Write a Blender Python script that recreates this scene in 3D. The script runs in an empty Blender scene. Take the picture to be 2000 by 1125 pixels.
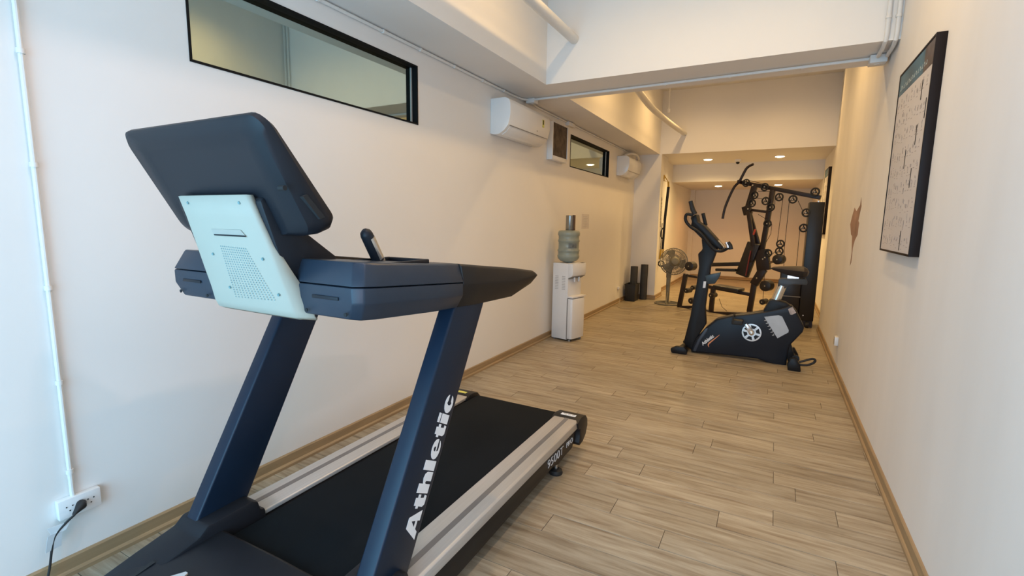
import bpy, bmesh, math, random
from mathutils import Vector, Matrix
random.seed(7)
S = bpy.context.scene
COL = S.collection
PI = math.pi

# ------------------------------------------------------------------ camera
CM = [[0.8803313, -0.01525458, 0.47411401], [0.07841909, 0.99041067, -0.11374159], [-0.4678325, 0.13730987, 0.87308577]]
FPX = 945.78
EYE = Vector((0, 0, 1.5))
cam_d = bpy.data.cameras.new('camera'); cam = bpy.data.objects.new('camera', cam_d); COL.objects.link(cam)
cam_d.sensor_width = 36; cam_d.lens = FPX / 2000 * 36; cam_d.clip_start = 0.02
_r = Vector((CM[0][0], CM[0][2], -CM[0][1])); _d = Vector((CM[1][0], CM[1][2], -CM[1][1])); _f = Vector((CM[2][0], CM[2][2], -CM[2][1]))
_m = Matrix(((_r.x, -_d.x, -_f.x), (_r.y, -_d.y, -_f.y), (_r.z, -_d.z, -_f.z))).to_4x4()
_m.translation = EYE
cam.matrix_world = _m
S.camera = cam

# ------------------------------------------------------------------ world, light, exposure
S.view_settings.view_transform = 'Standard'; S.view_settings.look = 'None'
S.view_settings.gamma = 1; S.view_settings.use_curve_mapping = False
S.view_settings.exposure = 0.0
W = bpy.data.worlds.new('world'); S.world = W; W.use_nodes = True

def area_light(name, loc, target, sx, sy, power, col):
    l = bpy.data.lights.new(name, 'AREA'); l.shape = 'RECTANGLE'; l.size = sx; l.size_y = sy
    l.energy = power; l.color = col
    o = bpy.data.objects.new(name, l); COL.objects.link(o); o.location = loc
    o.rotation_euler = (Vector(target) - Vector(loc)).to_track_quat('-Z', 'Y').to_euler()
    return o
# power (RGB) of each light group: the shop front's daylight, an added fill for the right wall, and the rows of lamps
LG = dict(day=(36, 80, 118), wall_fill=(27, 25, 29), world=(.03, .04, .06), bay0=(66, 51, 50), bay1=(84, 53, 20), bay2=(79, 50, 20), backa=(150, 102, 42), backb=(33, 12, 3))
def pc(k):
    c = LG[k]; m = max(max(c), 1e-6); return m, tuple(v / m for v in c)
area_light('daylight_from_glass_front', (-1.30, -1.52, 1.25), (-1.4, 3.0, 1.0), 2.2, 2.3, *pc('day'))
area_light('right_wall_fill', (0.20, -1.50, 1.25), (0.5, 3.0, 1.1), .8, 2.2, *pc('wall_fill'))  # fill light added to brighten the right wall; no door is built here
W.node_tree.nodes['Background'].inputs[0].default_value = (*pc('world')[1], 1)
W.node_tree.nodes['Background'].inputs[1].default_value = pc('world')[0]

# ------------------------------------------------------------------ helpers
def ray(u, v):
    a, b = (u - 1000) / FPX, (v - 562.5) / FPX
    d = [CM[0][i] * a + CM[1][i] * b + CM[2][i] for i in range(3)]
    return Vector((d[0], d[2], -d[1]))
def at(u, v, ax, val):          # point on the plane axis = val
    d = ray(u, v); t = (val - EYE[ax]) / d[ax]
    return EYE + d * t
def atp(u, v, n, k):            # point on the plane n.p = k
    d = ray(u, v); n = Vector(n); t = (k - n.dot(EYE)) / n.dot(d)
    return EYE + d * t

MATS = {}
def mat(name, col, rough=0.6, metal=0.0, var=0.06, scale=8.0, bump=0.0, bscale=60.0, emit=None, coat=0.0, spec=0.5, stretch=None):
    if name in MATS: return MATS[name]
    m = bpy.data.materials.new(name); m.use_nodes = True; nt = m.node_tree; N = nt.nodes; L = nt.links
    p = N['Principled BSDF']
    p.inputs['Roughness'].default_value = rough; p.inputs['Metallic'].default_value = metal
    p.inputs['Specular IOR Level'].default_value = spec
    p.inputs['Coat Weight'].default_value = coat
    tc = N.new('ShaderNodeTexCoord'); mp = N.new('ShaderNodeMapping')
    if stretch: mp.inputs['Scale'].default_value = stretch
    L.new(tc.outputs['Object'], mp.inputs['Vector'])
    ns = N.new('ShaderNodeTexNoise'); ns.inputs['Scale'].default_value = scale; ns.inputs['Detail'].default_value = 4
    L.new(mp.outputs[0], ns.inputs['Vector'])
    cr = N.new('ShaderNodeValToRGB')
    cr.color_ramp.elements[0].position = 0.3; cr.color_ramp.elements[1].position = 0.7
    cr.color_ramp.elements[0].color = [c * (1 - var) for c in col[:3]] + [1]
    cr.color_ramp.elements[1].color = [min(1, c * (1 + var)) for c in col[:3]] + [1]
    L.new(ns.outputs['Fac'], cr.inputs[0]); L.new(cr.outputs[0], p.inputs['Base Color'])
    if bump:
        n2 = N.new('ShaderNodeTexNoise'); n2.inputs['Scale'].default_value = bscale; n2.inputs['Detail'].default_value = 3
        L.new(mp.outputs[0], n2.inputs['Vector'])
        b = N.new('ShaderNodeBump'); b.inputs['Strength'].default_value = bump; b.inputs['Distance'].default_value = 0.004
        L.new(n2.outputs['Fac'], b.inputs['Height']); L.new(b.outputs[0], p.inputs['Normal'])
    if emit:
        p.inputs['Emission Color'].default_value = (*emit[:3], 1); p.inputs['Emission Strength'].default_value = emit[3]
    MATS[name] = m
    return m

def wood_floor():
    m = bpy.data.materials.new('oak_vinyl_plank'); m.use_nodes = True; N = m.node_tree.nodes; L = m.node_tree.links
    p = N['Principled BSDF']; p.inputs['Roughness'].default_value = 0.42; p.inputs['Specular IOR Level'].default_value = 0.35
    g = N.new('ShaderNodeNewGeometry'); oi = N.new('ShaderNodeObjectInfo')
    ad = N.new('ShaderNodeMath'); ad.operation = 'ADD'
    L.new(oi.outputs['Random'], ad.inputs[0]); L.new(g.outputs['Random Per Island'], ad.inputs[1])
    fr = N.new('ShaderNodeMath'); fr.operation = 'FRACT'; L.new(ad.outputs[0], fr.inputs[0])
    mu = N.new('ShaderNodeMath'); mu.operation = 'MULTIPLY'; mu.inputs[1].default_value = 37.0; L.new(fr.outputs[0], mu.inputs[0])
    cx = N.new('ShaderNodeCombineXYZ'); L.new(mu.outputs[0], cx.inputs[0]); L.new(mu.outputs[0], cx.inputs[2])
    va = N.new('ShaderNodeVectorMath'); va.operation = 'ADD'; L.new(g.outputs['Position'], va.inputs[0]); L.new(cx.outputs[0], va.inputs[1])
    mp = N.new('ShaderNodeMapping'); mp.inputs['Scale'].default_value = (1.1, 13, 1); L.new(va.outputs[0], mp.inputs[0])
    n1 = N.new('ShaderNodeTexNoise'); n1.inputs['Scale'].default_value = 2.2; n1.inputs['Detail'].default_value = 7; n1.inputs['Roughness'].default_value = 0.62; n1.inputs['Distortion'].default_value = 0.5
    L.new(mp.outputs[0], n1.inputs['Vector'])
    cr = N.new('ShaderNodeValToRGB'); e = cr.color_ramp.elements
    e[0].position = 0.30; e[0].color = (0.205, 0.148, 0.092, 1); e[1].position = 0.70; e[1].color = (0.45, 0.385, 0.285, 1)
    k = e.new(0.5); k.color = (0.345, 0.285, 0.200, 1)
    L.new(n1.outputs['Fac'], cr.inputs[0])
    mp2 = N.new('ShaderNodeMapping'); mp2.inputs['Scale'].default_value = (3, 60, 1); L.new(va.outputs[0], mp2.inputs[0])
    n2 = N.new('ShaderNodeTexNoise'); n2.inputs['Scale'].default_value = 3; n2.inputs['Detail'].default_value = 3; L.new(mp2.outputs[0], n2.inputs['Vector'])
    hs = N.new('ShaderNodeHueSaturation')
    mr = N.new('ShaderNodeMapRange'); mr.inputs[3].default_value = 0.88; mr.inputs[4].default_value = 1.09; L.new(fr.outputs[0], mr.inputs[0])
    mr2 = N.new('ShaderNodeMapRange'); mr2.inputs[1].default_value = .3; mr2.inputs[2].default_value = .7; mr2.inputs[3].default_value = 0.93; mr2.inputs[4].default_value = 1.06; L.new(n2.outputs['Fac'], mr2.inputs[0])
    mm = N.new('ShaderNodeMath'); mm.operation = 'MULTIPLY'; L.new(mr.outputs[0], mm.inputs[0]); L.new(mr2.outputs[0], mm.inputs[1])
    L.new(mm.outputs[0], hs.inputs['Value']); L.new(cr.outputs[0], hs.inputs['Color']); L.new(hs.outputs[0], p.inputs['Base Color'])
    b = N.new('ShaderNodeBump'); b.inputs['Strength'].default_value = 0.12; b.inputs['Distance'].default_value = 0.002
    L.new(n2.outputs['Fac'], b.inputs['Height']); L.new(b.outputs[0], p.inputs['Normal'])
    return m

class MB:
    def __init__(s): s.v = []; s.f = []
    def add(s, vs, fs):
        o = len(s.v); s.v += [Vector(v) for v in vs]; s.f += [[i + o for i in f] for f in fs]; return s
    def box(s, x0, x1, y0, y1, z0, z1):
        return s.add([(x0,y0,z0),(x1,y0,z0),(x1,y1,z0),(x0,y1,z0),(x0,y0,z1),(x1,y0,z1),(x1,y1,z1),(x0,y1,z1)],
                     [(0,3,2,1),(4,5,6,7),(0,1,5,4),(1,2,6,5),(2,3,7,6),(3,0,4,7)])
    def prism(s, pts, off):     # 3D polygon extruded by vector off
        off = Vector(off); n = len(pts); a = [Vector(p) for p in pts]
        return s.add(a + [p + off for p in a], [list(range(n))[::-1], list(range(n, 2*n))] + [(i, (i+1) % n, n + (i+1) % n, n + i) for i in range(n)])
    def loft(s, rings, closed=True, caps=True):
        n = len(rings[0]); fs = []
        for k in range(len(rings) - 1):
            for i in range(n if closed else n - 1):
                j = (i + 1) % n; fs.append((k*n+i, k*n+j, (k+1)*n+j, (k+1)*n+i))
        if caps and closed: fs.append(list(range(n))[::-1]); fs.append([(len(rings)-1)*n + i for i in range(n)])
        return s.add([p for r in rings for p in r], fs)
    def bar(s, p, q, w, h, up=(0, 0, 1)):   # rectangular tube from p to q
        p = Vector(p); q = Vector(q); d = (q - p).normalized(); u = Vector(up)
        if abs(d.dot(u)) > .98: u = Vector((0, 1, 0))
        a = d.cross(u).normalized(); b = a.cross(d).normalized(); R = []
        for c in (p, q): R.append([c + a*w/2*i + b*h/2*j for i, j in ((-1,-1),(1,-1),(1,1),(-1,1))])
        return s.loft(R)
    def tube(s, pts, r, seg=10, caps=True):
        pts = [Vector(p) for p in pts]; R = []; a = None
        for i, p in enumerate(pts):
            d = (pts[min(i+1, len(pts)-1)] - pts[max(i-1, 0)]).normalized()
            if a is None: a = d.orthogonal().normalized()
            a = (a - d * a.dot(d)).normalized(); b = d.cross(a)
            rr = r[i] if isinstance(r, (list, tuple)) else r
            R.append([p + (a*math.cos(2*PI*k/seg) + b*math.sin(2*PI*k/seg)) * rr for k in range(seg)])
        return s.loft(R, caps=caps)
    def lathe(s, prof, c, axis=(0, 0, 1), seg=24):   # prof: (radius, height)
        ax = Vector(axis).normalized(); a = ax.orthogonal().normalized(); b = ax.cross(a); c = Vector(c)
        return s.loft([[c + ax*h + (a*math.cos(2*PI*k/seg) + b*math.sin(2*PI*k/seg)) * max(r, 1e-4) for k in range(seg)] for r, h in prof])
    def ring(s, c, axis, R, r, seg=20, ts=6):
        ax = Vector(axis).normalized(); a = ax.orthogonal().normalized(); b = ax.cross(a); c = Vector(c); vs = []; fs = []
        for i in range(seg):
            d = a*math.cos(2*PI*i/seg) + b*math.sin(2*PI*i/seg)
            for j in range(ts): vs.append(c + d*(R + r*math.cos(2*PI*j/ts)) + ax*r*math.sin(2*PI*j/ts))
        for i in range(seg):
            for j in range(ts):
                fs.append((i*ts+j, ((i+1) % seg)*ts+j, ((i+1) % seg)*ts+(j+1) % ts, i*ts+(j+1) % ts))
        return s.add(vs, fs)
    def build(s, name, m, parent=None, bevel=0, smooth=True, seg=2, angle=35):
        me = bpy.data.meshes.new(name); o = bpy.data.objects.new(name, me)
        org = Vector((0, 0, 0)); q = parent
        while q is not None: org += q.location; q = q.parent
        if parent is not None and parent.get('_local'): org = Vector((0, 0, 0))
        me.from_pydata([tuple(v - org) for v in s.v], [], s.f)
        bm = bmesh.new(); bm.from_mesh(me); bmesh.ops.recalc_face_normals(bm, faces=bm.faces)
        if bevel:
            es = [e for e in bm.edges if len(e.link_faces) == 2 and e.calc_face_angle(0) > math.radians(25)]
            bmesh.ops.bevel(bm, geom=es, offset=bevel, segments=seg, affect='EDGES', profile=0.5, clamp_overlap=True)
        bm.to_mesh(me); bm.free()
        me.materials.append(m)
        if smooth:
            me.polygons.foreach_set('use_smooth', [True] * len(me.polygons))
            me.set_sharp_from_angle(angle=math.radians(angle))
        COL.objects.link(o); o.parent = parent
        return o

def tag(o, label=None, cat=None, group=None, kind=None):
    if label: o['label'] = label
    if cat: o['category'] = cat
    if group: o['group'] = group
    if kind: o['kind'] = kind
    return o
def thing(name, label, cat, loc, group=None, rotz=0):
    o = bpy.data.objects.new(name, None); COL.objects.link(o); o.location = loc; o.rotation_euler = (0, 0, rotz)
    o.empty_display_size = 0.1
    return tag(o, label, cat, group)
def struct(o): o['kind'] = 'structure'; return o
def text_mesh(txt, size, xdir, ydir, loc, name, m, parent, extrude=0.0008, offset=0.0, sx=1.0, shear=0.0, align='LEFT', space=1.0):
    c = bpy.data.curves.new(name, 'FONT'); c.body = txt; c.size = size; c.extrude = extrude; c.offset = offset
    c.shear = shear; c.align_x = align; c.space_character = space; c.resolution_u = 3
    t = bpy.data.objects.new(name, c); COL.objects.link(t)
    dg = bpy.context.evaluated_depsgraph_get(); me = bpy.data.meshes.new_from_object(t.evaluated_get(dg))
    bpy.data.objects.remove(t)
    X = Vector(xdir).normalized(); Y = Vector(ydir).normalized(); Z = X.cross(Y)
    org = Vector((0, 0, 0)); q = parent
    while q is not None: org += q.location; q = q.parent
    for v in me.vertices:
        v.co = Vector(loc) - org + X*v.co.x*sx + Y*v.co.y + Z*v.co.z
    me.materials.clear(); me.materials.append(m); me.name = name
    o = bpy.data.objects.new(name, me); COL.objects.link(o); o.parent = parent
    return o

# ------------------------------------------------------------------ materials
m_wall = mat('white_wall_paint', (0.80, 0.77, 0.73), 0.75, var=0.015, scale=1.5, bump=0.08, bscale=35)
m_wallr = mat('patched_wall_paint', (0.80, 0.77, 0.73), 0.7, var=0.035, scale=1.3, bump=0.08, bscale=35, stretch=(1, 2.2, .6))
m_ceil = mat('white_ceiling_paint', (0.78, 0.75, 0.70), 0.8, var=0.012, scale=2)
m_base = mat('oak_skirting', (0.33, 0.225, 0.12), 0.5, var=0.12, scale=3, stretch=(6, 1, 14))
m_plank = wood_floor()
m_dark = mat('dark_subfloor', (0.05, 0.035, 0.025), 0.8)
m_black = mat('black_aluminium_frame', (0.006, 0.006, 0.006), 0.6, spec=.15)
m_glass = mat('reflective_grey_glass', (0.43, 0.53, 0.50), 0.03, metal=1.0, var=0.01)
m_pvc = mat('white_pvc', (0.74, 0.72, 0.68), 0.45, var=0.02)
m_acw = mat('white_ac_plastic', (0.80, 0.79, 0.77), 0.22, var=0.01)
m_acd = mat('grey_louvre_gap', (0.25, 0.24, 0.23), 0.6)
m_navy = mat('charcoal_plastic', (0.011, 0.013, 0.018), 0.45, spec=.25, var=0.05, bump=0.05, bscale=500)
m_navy2 = mat('slate_plastic', (0.020, 0.031, 0.048), 0.36, spec=.35, var=0.05, bump=0.05, bscale=500)
m_post = mat('charcoal_powder_coat', (0.007, 0.016, 0.033), 0.36, spec=.26, var=0.05, bump=0.06, bscale=600)
m_darkp = mat('black_plastic', (0.011, 0.010, 0.010), 0.45, spec=.3, var=0.05)
m_mint = mat('pale_mint_plastic', (0.42, 0.42, 0.35), 0.5, spec=.3, var=0.01)
m_hole = mat('hole_black', (0.01, 0.012, 0.014), 0.8)
m_hole2 = mat('perforation_shade', (0.17, 0.30, 0.31), 0.8)
m_belt = mat('black_running_belt', (0.006, 0.008, 0.010), 0.8, spec=.12, var=0.15, scale=3, bump=0.15, bscale=700)
m_alu = mat('brushed_silver_rail', (0.50, 0.475, 0.445), 0.42, metal=0.35, var=0.05, scale=4, stretch=(30, 1, 30))
m_alud = mat('grey_rail_groove', (0.20, 0.19, 0.185), 0.5, metal=0.3)
m_chrome = mat('satin_chrome', (0.66, 0.65, 0.62), 0.25, metal=0.9, var=0.03)
m_white = mat('white_lettering', (0.78, 0.80, 0.82), 0.5, var=0.01)
m_grey = mat('grey_lettering', (0.5, 0.5, 0.5), 0.5, var=0.01)
m_yellow = mat('yellow_sticker', (0.65, 0.60, 0.12), 0.5)
m_orange = mat('orange_print', (0.75, 0.28, 0.12), 0.5)
m_rubber = mat('black_rubber', (0.014, 0.014, 0.014), 0.6)
m_lens = mat('lamp_lens', (1, 0.9, 0.75), 0.4, emit=(1.0, 0.78, 0.5, 14.0))

XL, XR, XRB, XLB = -2.5, 0.67, 0.78, -2.13
YB, YE = -1.6, 14.5
ZS, ZC, ZD = 2.80, 3.95, 2.42      # soffit, high ceiling, dropped ceiling at the back

# ------------------------------------------------------------------ room shell
def wall_holes(name, x0, x1, ya, yb, za, zb, holes):
    ys = sorted({ya, yb} | {h[0] for h in holes} | {h[1] for h in holes}); zs = sorted({za, zb} | {h[2] for h in holes} | {h[3] for h in holes})
    b = MB()
    for i in range(len(ys)-1):
        for j in range(len(zs)-1):
            cy, cz = (ys[i]+ys[i+1])/2, (zs[j]+zs[j+1])/2
            if any(h[0] < cy < h[1] and h[2] < cz < h[3] for h in holes): continue
            b.box(x0, x1, ys[i], ys[i+1], zs[j], zs[j+1])
    return struct(b.build(name, m_wall, smooth=False))
W1 = (1.40, 3.08, 2.225, 2.66); W2 = (6.26, 7.99, 2.235, 2.66)
wall_holes('wall_left', XL-0.15, XL, YB, 10.35, 0, ZC, [W1, W2])
struct(MB().box(XLB-0.15, XLB, 10.35, YE, 0, ZC).build('wall_left_rear', m_wall, smooth=False))
struct(MB().box(XR, XR+0.25, YB, 8.15, 0, ZC).build('wall_right', m_wallr, smooth=False))
struct(MB().box(XRB, XRB+0.14, 8.15, YE, 0, ZC).build('wall_right_rear', m_wall, smooth=False))
struct(MB().box(XLB-0.15, XRB+0.14, YE, YE+0.15, 0, ZC).build('wall_far', m_wall, smooth=False))
b = MB(); b.box(XL-.15, XR+.25, YB-.12, YB, 2.75, ZC).box(XL-.15, -2.0, YB-.12, YB, 0, 2.75).box(.62, XR+.25, YB-.12, YB, 0, 2.75)
struct(b.build('wall_back', m_wall, smooth=False))
struct(MB().box(XL, -2.0, 9.7, 10.35, 0, ZS).build('wall_column', m_wall, smooth=False))
struct(MB().box(XL-.15, XRB+.14, YB-.12, YE+.15, ZC, ZC+.1).build('ceiling', m_ceil, smooth=False))
struct(MB().box(XL, -2.04, YB, 9.7, ZS, ZC).build('ceiling_bulkhead_left', m_wall, smooth=False))
struct(MB().box(-2.04, XR, 4.435, 5.05, ZS, ZC).build('ceiling_beam', m_wall, smooth=False))
struct(MB().box(XL, XRB, 9.7, 11.6, ZS, ZC).build('ceiling_beam_far', m_wall, smooth=False))
struct(MB().box(XLB, XRB, 11.6, YE, ZD, ZC).build('ceiling_dropped_rear', m_wall, smooth=False))
struct(MB().box(XLB, XLB+.12, YE-.1, YE, 0, ZD).build('trim_1', m_wall, smooth=False))

fl = struct(MB().box(XL-.15, XRB+.14, YB-.12, YE+.15, -0.06, -0.003).build('floor', m_dark, smooth=False))
# planks lie across the room, every one a piece of its own where it can be picked out
PW, PL, GAP = 0.153, 1.0, 0.0012
offs = [0.11, -0.36, -0.885 + .62, 0.11, -0.36, 0.36, -0.14, 0.11, -0.60, 0.22]
def plank_mesh(w):
    g = GAP; b = MB(); x0, x1, y0, y1, t = g, w-g, g, PW-g, 0.0008
    vs = [(x0,y0,-.003),(x1,y0,-.003),(x1,y1,-.003),(x0,y1,-.003),(x0,y0,-t),(x1,y0,-t),(x1,y1,-t),(x0,y1,-t),(x0+t,y0+t,0),(x1-t,y0+t,0),(x1-t,y1-t,0),(x0+t,y1-t,0)]
    fs = [(8,9,10,11)] + [(a, (a+1) % 4, 4+(a+1) % 4, 4+a) for a in range(4)] + [(4+a, 4+(a+1) % 4, 8+(a+1) % 4, 8+a) for a in range(4)]
    return vs, fs
pm = {}; far = MB(); row = 0; y = 1.85 - PW*22
while y < YE:
    xr = XR if y < 8.1 else XRB; xl = XL if y < 9.65 else (-2.0 if y < 10.3 else XLB)
    off = offs[row % 10] + (0.0 if row < 40 else 0.07 * (row % 7)); x = off - PL*4
    while x < xr:
        a, c = max(x, xl), min(x + PL, xr)
        if c - a > 0.02 and y + PW <= YE:
            w = round(c - a, 3); vs, fs = plank_mesh(w)
            if 1.0 < y < 10.2:
                if w not in pm:
                    me = bpy.data.meshes.new('plank'); me.from_pydata(vs, [], fs); me.materials.append(m_plank); pm[w] = me
                o = bpy.data.objects.new('plank', pm[w]); COL.objects.link(o); o.parent = fl
                o.location = (a, y, random.choice((0, 0, 0.0004, -0.0005)))
            else: far.add([Vector(v) + Vector((a, y, 0)) for v in vs], fs)
        x += PL
    y += PW; row += 1
fo = far.build('plank_field', m_plank, fl, smooth=False); fo['kind'] = 'stuff'

def skirting(name, p, q, n):     # along p->q on the floor, n points into the room
    p, q, n = Vector((*p, 0)), Vector((*q, 0)), Vector((*n, 0))
    prof = [(0, 0), (.024, 0), (.024, .016), (.019, .022), (.013, .026), (.013, .074), (.008, .080), (0, .080)]
    return struct(MB().loft([[c + n*a + Vector((0, 0, h)) for a, h in prof] for c in (p, q)]).build(name, m_base, smooth=False))
skirting('baseboard_left', (XL, YB), (XL, 9.7), (1, 0))
skirting('baseboard_right', (XR, YB), (XR, 8.15), (-1, 0))
skirting('baseboard_column', (XL, 9.7), (-1.976, 9.7), (0, -1))
skirting('baseboard_column_side', (-2.0, 9.7), (-2.0, 10.35), (1, 0))
skirting('baseboard_left_rear', (XLB, 10.35), (XLB, YE), (1, 0))
skirting('baseboard_right_rear', (XRB, 8.15), (XRB, YE), (-1, 0))
skirting('baseboard_far', (XLB, YE), (XRB, YE), (0, -1))

# windows in the left wall, glazing set back in black frames
for i, (ya, yb, za, zb) in enumerate((W1, W2)):
    f = 0.012; b = MB(); xo, xi = XL + .004, XL - .06
    b.box(xi, xo, ya, ya+f, za, zb).box(xi, xo, yb-f, yb, za, zb).box(xi, xo, ya+f, yb-f, za, za+f).box(xi, xo, ya+f, yb-f, zb-f, zb)
    w = struct(b.build('window_%d' % (i+1), m_black, smooth=False))
    MB().box(xi+.004, xi+.010, ya+f, yb-f, za+f, zb-f).build('pane', m_glass, w, smooth=False)
    MB().box(xi+.010, xi+.016, yb-f-.012, yb-f, za+f, zb-f).build('silver_bead', m_alu, w, smooth=False)
# glazed shop front behind the camera
b = MB()
for x in (-2.0, -.72, .56): b.box(x, x+.06, YB-.08, YB-.02, 0, 2.75)
b.box(-1.94, .56, YB-.08, YB-.02, 2.69, 2.75).box(-1.94, .56, YB-.08, YB-.02, 0, .06)
struct(b.build('window_3', m_black, smooth=False))

# ------------------------------------------------------------------ treadmill
T = thing('treadmill', 'large charcoal treadmill with pale mint back panel and silver side rails, by the left wall', 'treadmill', (-1.5, 1.5, 0))
CX = -1.5
def mir(x, sgn): return x if sgn > 0 else 2*CX - x
# deck
b = MB(); b.box(-1.97, -1.03, 1.0, 2.74, .09, .228)
b.build('deck_frame', m_darkp, T, bevel=.004)
bp = [(1.0, .20), (1.0, .238), (2.86, .238), (2.90, .228), (2.925, .20), (2.93, .17), (2.90, .13), (2.80, .12), (2.80, .20)]
MB().prism([(-1.815, a, c) for a, c in bp], (.64, 0, 0)).build('running_belt', m_belt, T, bevel=.004)
for s in (1, -1):
    rail = [(-1.165, .233), (-1.165, .250), (-1.160, .254), (-1.012, .254), (-1.0, .247), (-1.0, .203), (-1.012, .203), (-1.012, .228)]
    R = [[(mir(x, s), yy, z) for x, z in rail] for yy in (1.12, 2.80)]
    r = MB().loft(R).build('side_rail', m_alu, T, bevel=.002)
    x0, x1 = sorted((mir(-1.088, s), mir(-1.062, s)))
    MB().box(x0, x1, 1.12, 2.80, .2535, .2552).build('grip_strip', m_alud, r)
    # side skirt of the frame
    sk = [(1.0, .075), (1.0, .222), (2.76, .222), (2.755, .13), (2.72, .092), (2.60, .092), (2.50, .084), (2.42, .105), (2.30, .10)]
    x0 = mir(-1.012, s)
    MB().prism([(x0, a, c) for a, c in sk], (-.02*s, 0, 0)).build('side_skirt', m_darkp, T, bevel=.003)
    # rear cap
    cp = [(2.75, .245), (2.80, .262), (2.835, .262), (2.90, .250), (2.935, .215), (2.94, .17), (2.91, .115), (2.86, .085), (2.80, .08), (2.785, .10), (2.80, .14), (2.80, .19), (2.77, .20)]
    cap = MB().prism([(mir(-1.175, s), a, c) for a, c in cp], (.185*s, 0, 0)).build('end_cap', m_darkp, T, bevel=.006)
    x0, x1 = sorted((mir(-1.13, s), mir(-1.03, s)))
    st = MB().box(x0, x1, 2.803, 2.833, .2615, .2628).build('sticker', m_white if s > 0 else m_yellow, cap)
    if s > 0:
        for k in range(3): MB().box(-1.112+k*.028, -1.092+k*.028, 2.810, 2.826, .2629, .2633).build('sticker_mark', m_grey, cap)
        tag(st, 'white adjustment sticker')
    else: tag(st, 'yellow warning sticker')
    # levelling foot
    fx = mir(-1.045, s)
    ft = MB().lathe([(.040, 0), (.042, .008), (.036, .024), (.022, .030), (.008, .031)], (fx, 2.545, 0)).build('levelling_foot', m_rubber, T)
    MB().lathe([(.010, .028), (.010, .095)], (fx, 2.545, 0), seg=12).build('bolt', m_chrome, ft)
tx = text_mesh('9500T', .074, (0, 1, -.02), (0, .02, 1), (-1.0105, 2.335, .128), 'model_lettering', m_white, T, offset=-.0012, sx=1.22)
text_mesh('PRO', .050, (0, 1, -.02), (0, .02, 1), (-1.0105, 2.615, .135), 'model_lettering', m_white, T, offset=-.0008, sx=1.15)
# motor hood
rings = []
for yy, z, dz in ((.36, .10, 0), (.42, .17, 0), (.60, .235, 0), (.80, .262, 0), (1.015, .272, 0), (1.03, .262, 0), (1.035, .06, 0)):
    rings.append([(-1.995, yy, .05), (-2.0, yy, z-.035 if z > .1 else z-.02), (-1.96, yy, z-.008), (-1.86, yy, z), (-1.5, yy, z+.006), (-1.14, yy, z), (-1.04, yy, z-.008), (-1.0, yy, z-.035 if z > .1 else z-.02), (-1.005, yy, .05)])
hood = MB().loft(rings).build('motor_hood', m_navy, T, bevel=.006)
for s in (1, -1):
    x0 = mir(-1.135, s)
    MB().prism([(x0, .50, .2105), (x0, .80, .2645), (x0+.02*s, .80, .2630), (x0+.02*s, .50, .2090)], (0, 0, .0022)).build('vent_slot', m_hole, hood)
text_mesh('Athletic', .085, (1, 0, 0), (0, 1, .09), (-1.745, .755, .2715), 'hood_lettering', m_grey, T, offset=.004, sx=1.15, shear=.25, extrude=.003)
# post feet
for s in (1, -1):
    dy = -.015 if s > 0 else 0
    fp = [(.55, .10), (.55, .20), (.80, .262), (.93, .290), (.965, .320), (1.15, .325), (1.175, .312), (1.185, .272), (1.205, .266), (1.21, .20), (1.21, .10)]
    x0 = mir(-1.002, s)
    MB().prism([(x0, a+dy, c) for a, c in fp], (-.172*s, 0, 0)).build('post_foot', m_navy, T, bevel=.010)
# posts
def postline(zz, k): return (1.028 + (zz-.379)*.557) if k == 0 else (1.245 + (zz-.379)*.557)
for s in (1, -1):
    dy = 0 if s > 0 else -.03
    R = []
    for zz in (.24, 1.25):
        R.append([(mir(-1.03, s), postline(zz, 0)+dy, zz), (mir(-1.03, s), postline(zz, 1)+dy, zz), (mir(-1.102, s), postline(zz, 1)+dy, zz), (mir(-1.102, s), postline(zz, 0)+dy, zz)])
    MB().loft(R).build('upright_post', m_post, T, bevel=.009, seg=3)
pd = Vector((0, .557, 1)).normalized(); pn = Vector((0, -1, .557)).normalized()
def ell(cx, cy, rx, ry, n=20): return [(cx + rx*math.cos(2*PI*k/n), cy + ry*math.sin(2*PI*k/n)) for k in range(n)]
GL = {
 'A': (1.55, [[(0,0),(.42,0),(.56,.20),(1.0,.20),(1.0,0),(1.55,0),(1.14,1),(.58,1)]], [[(.68,.40),(.98,.40),(.96,.70)]]),
 't': (.74, [[(.10,.16),(.24,0),(.70,0),(.74,.18),(.58,.20),(.56,.52),(.74,.52),(.74,.72),(.56,.72),(.56,.90),(.14,.90),(.14,.72),(0,.72),(0,.52),(.12,.52)]], []),
 'h': (1.16, [[(0,0),(.50,0),(.50,.42),(.58,.50),(.66,.44),(.66,0),(1.16,0),(1.16,.50),(1.04,.68),(.80,.75),(.50,.66),(.50,1),(0,1)]], []),
 'l': (.54, [[(0,0),(.54,0),(.54,1),(0,1)]], []),
 'e': (1.16, [ell(.58, .37, .58, .39)], [[(.44,.42),(.72,.42),(.70,.56),(.58,.61),(.47,.56)], [(.46,.31),(1.18,.31),(1.18,.22),(.70,.16),(.52,.18)]]),
 'i': (.54, [[(0,0),(.54,0),(.54,.70),(0,.70)], [(0,.79),(.54,.79),(.54,1),(0,1)]], []),
 'c': (1.08, [ell(.55, .37, .55, .39)], [[(.48,.26),(.46,.42),(.56,.56),(.72,.50),(1.12,.50),(1.12,.26),(.72,.26),(.60,.16)]])}
u0 = 0; K = .0675; P0 = Vector((-1.0305, 1.222, .385))
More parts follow.
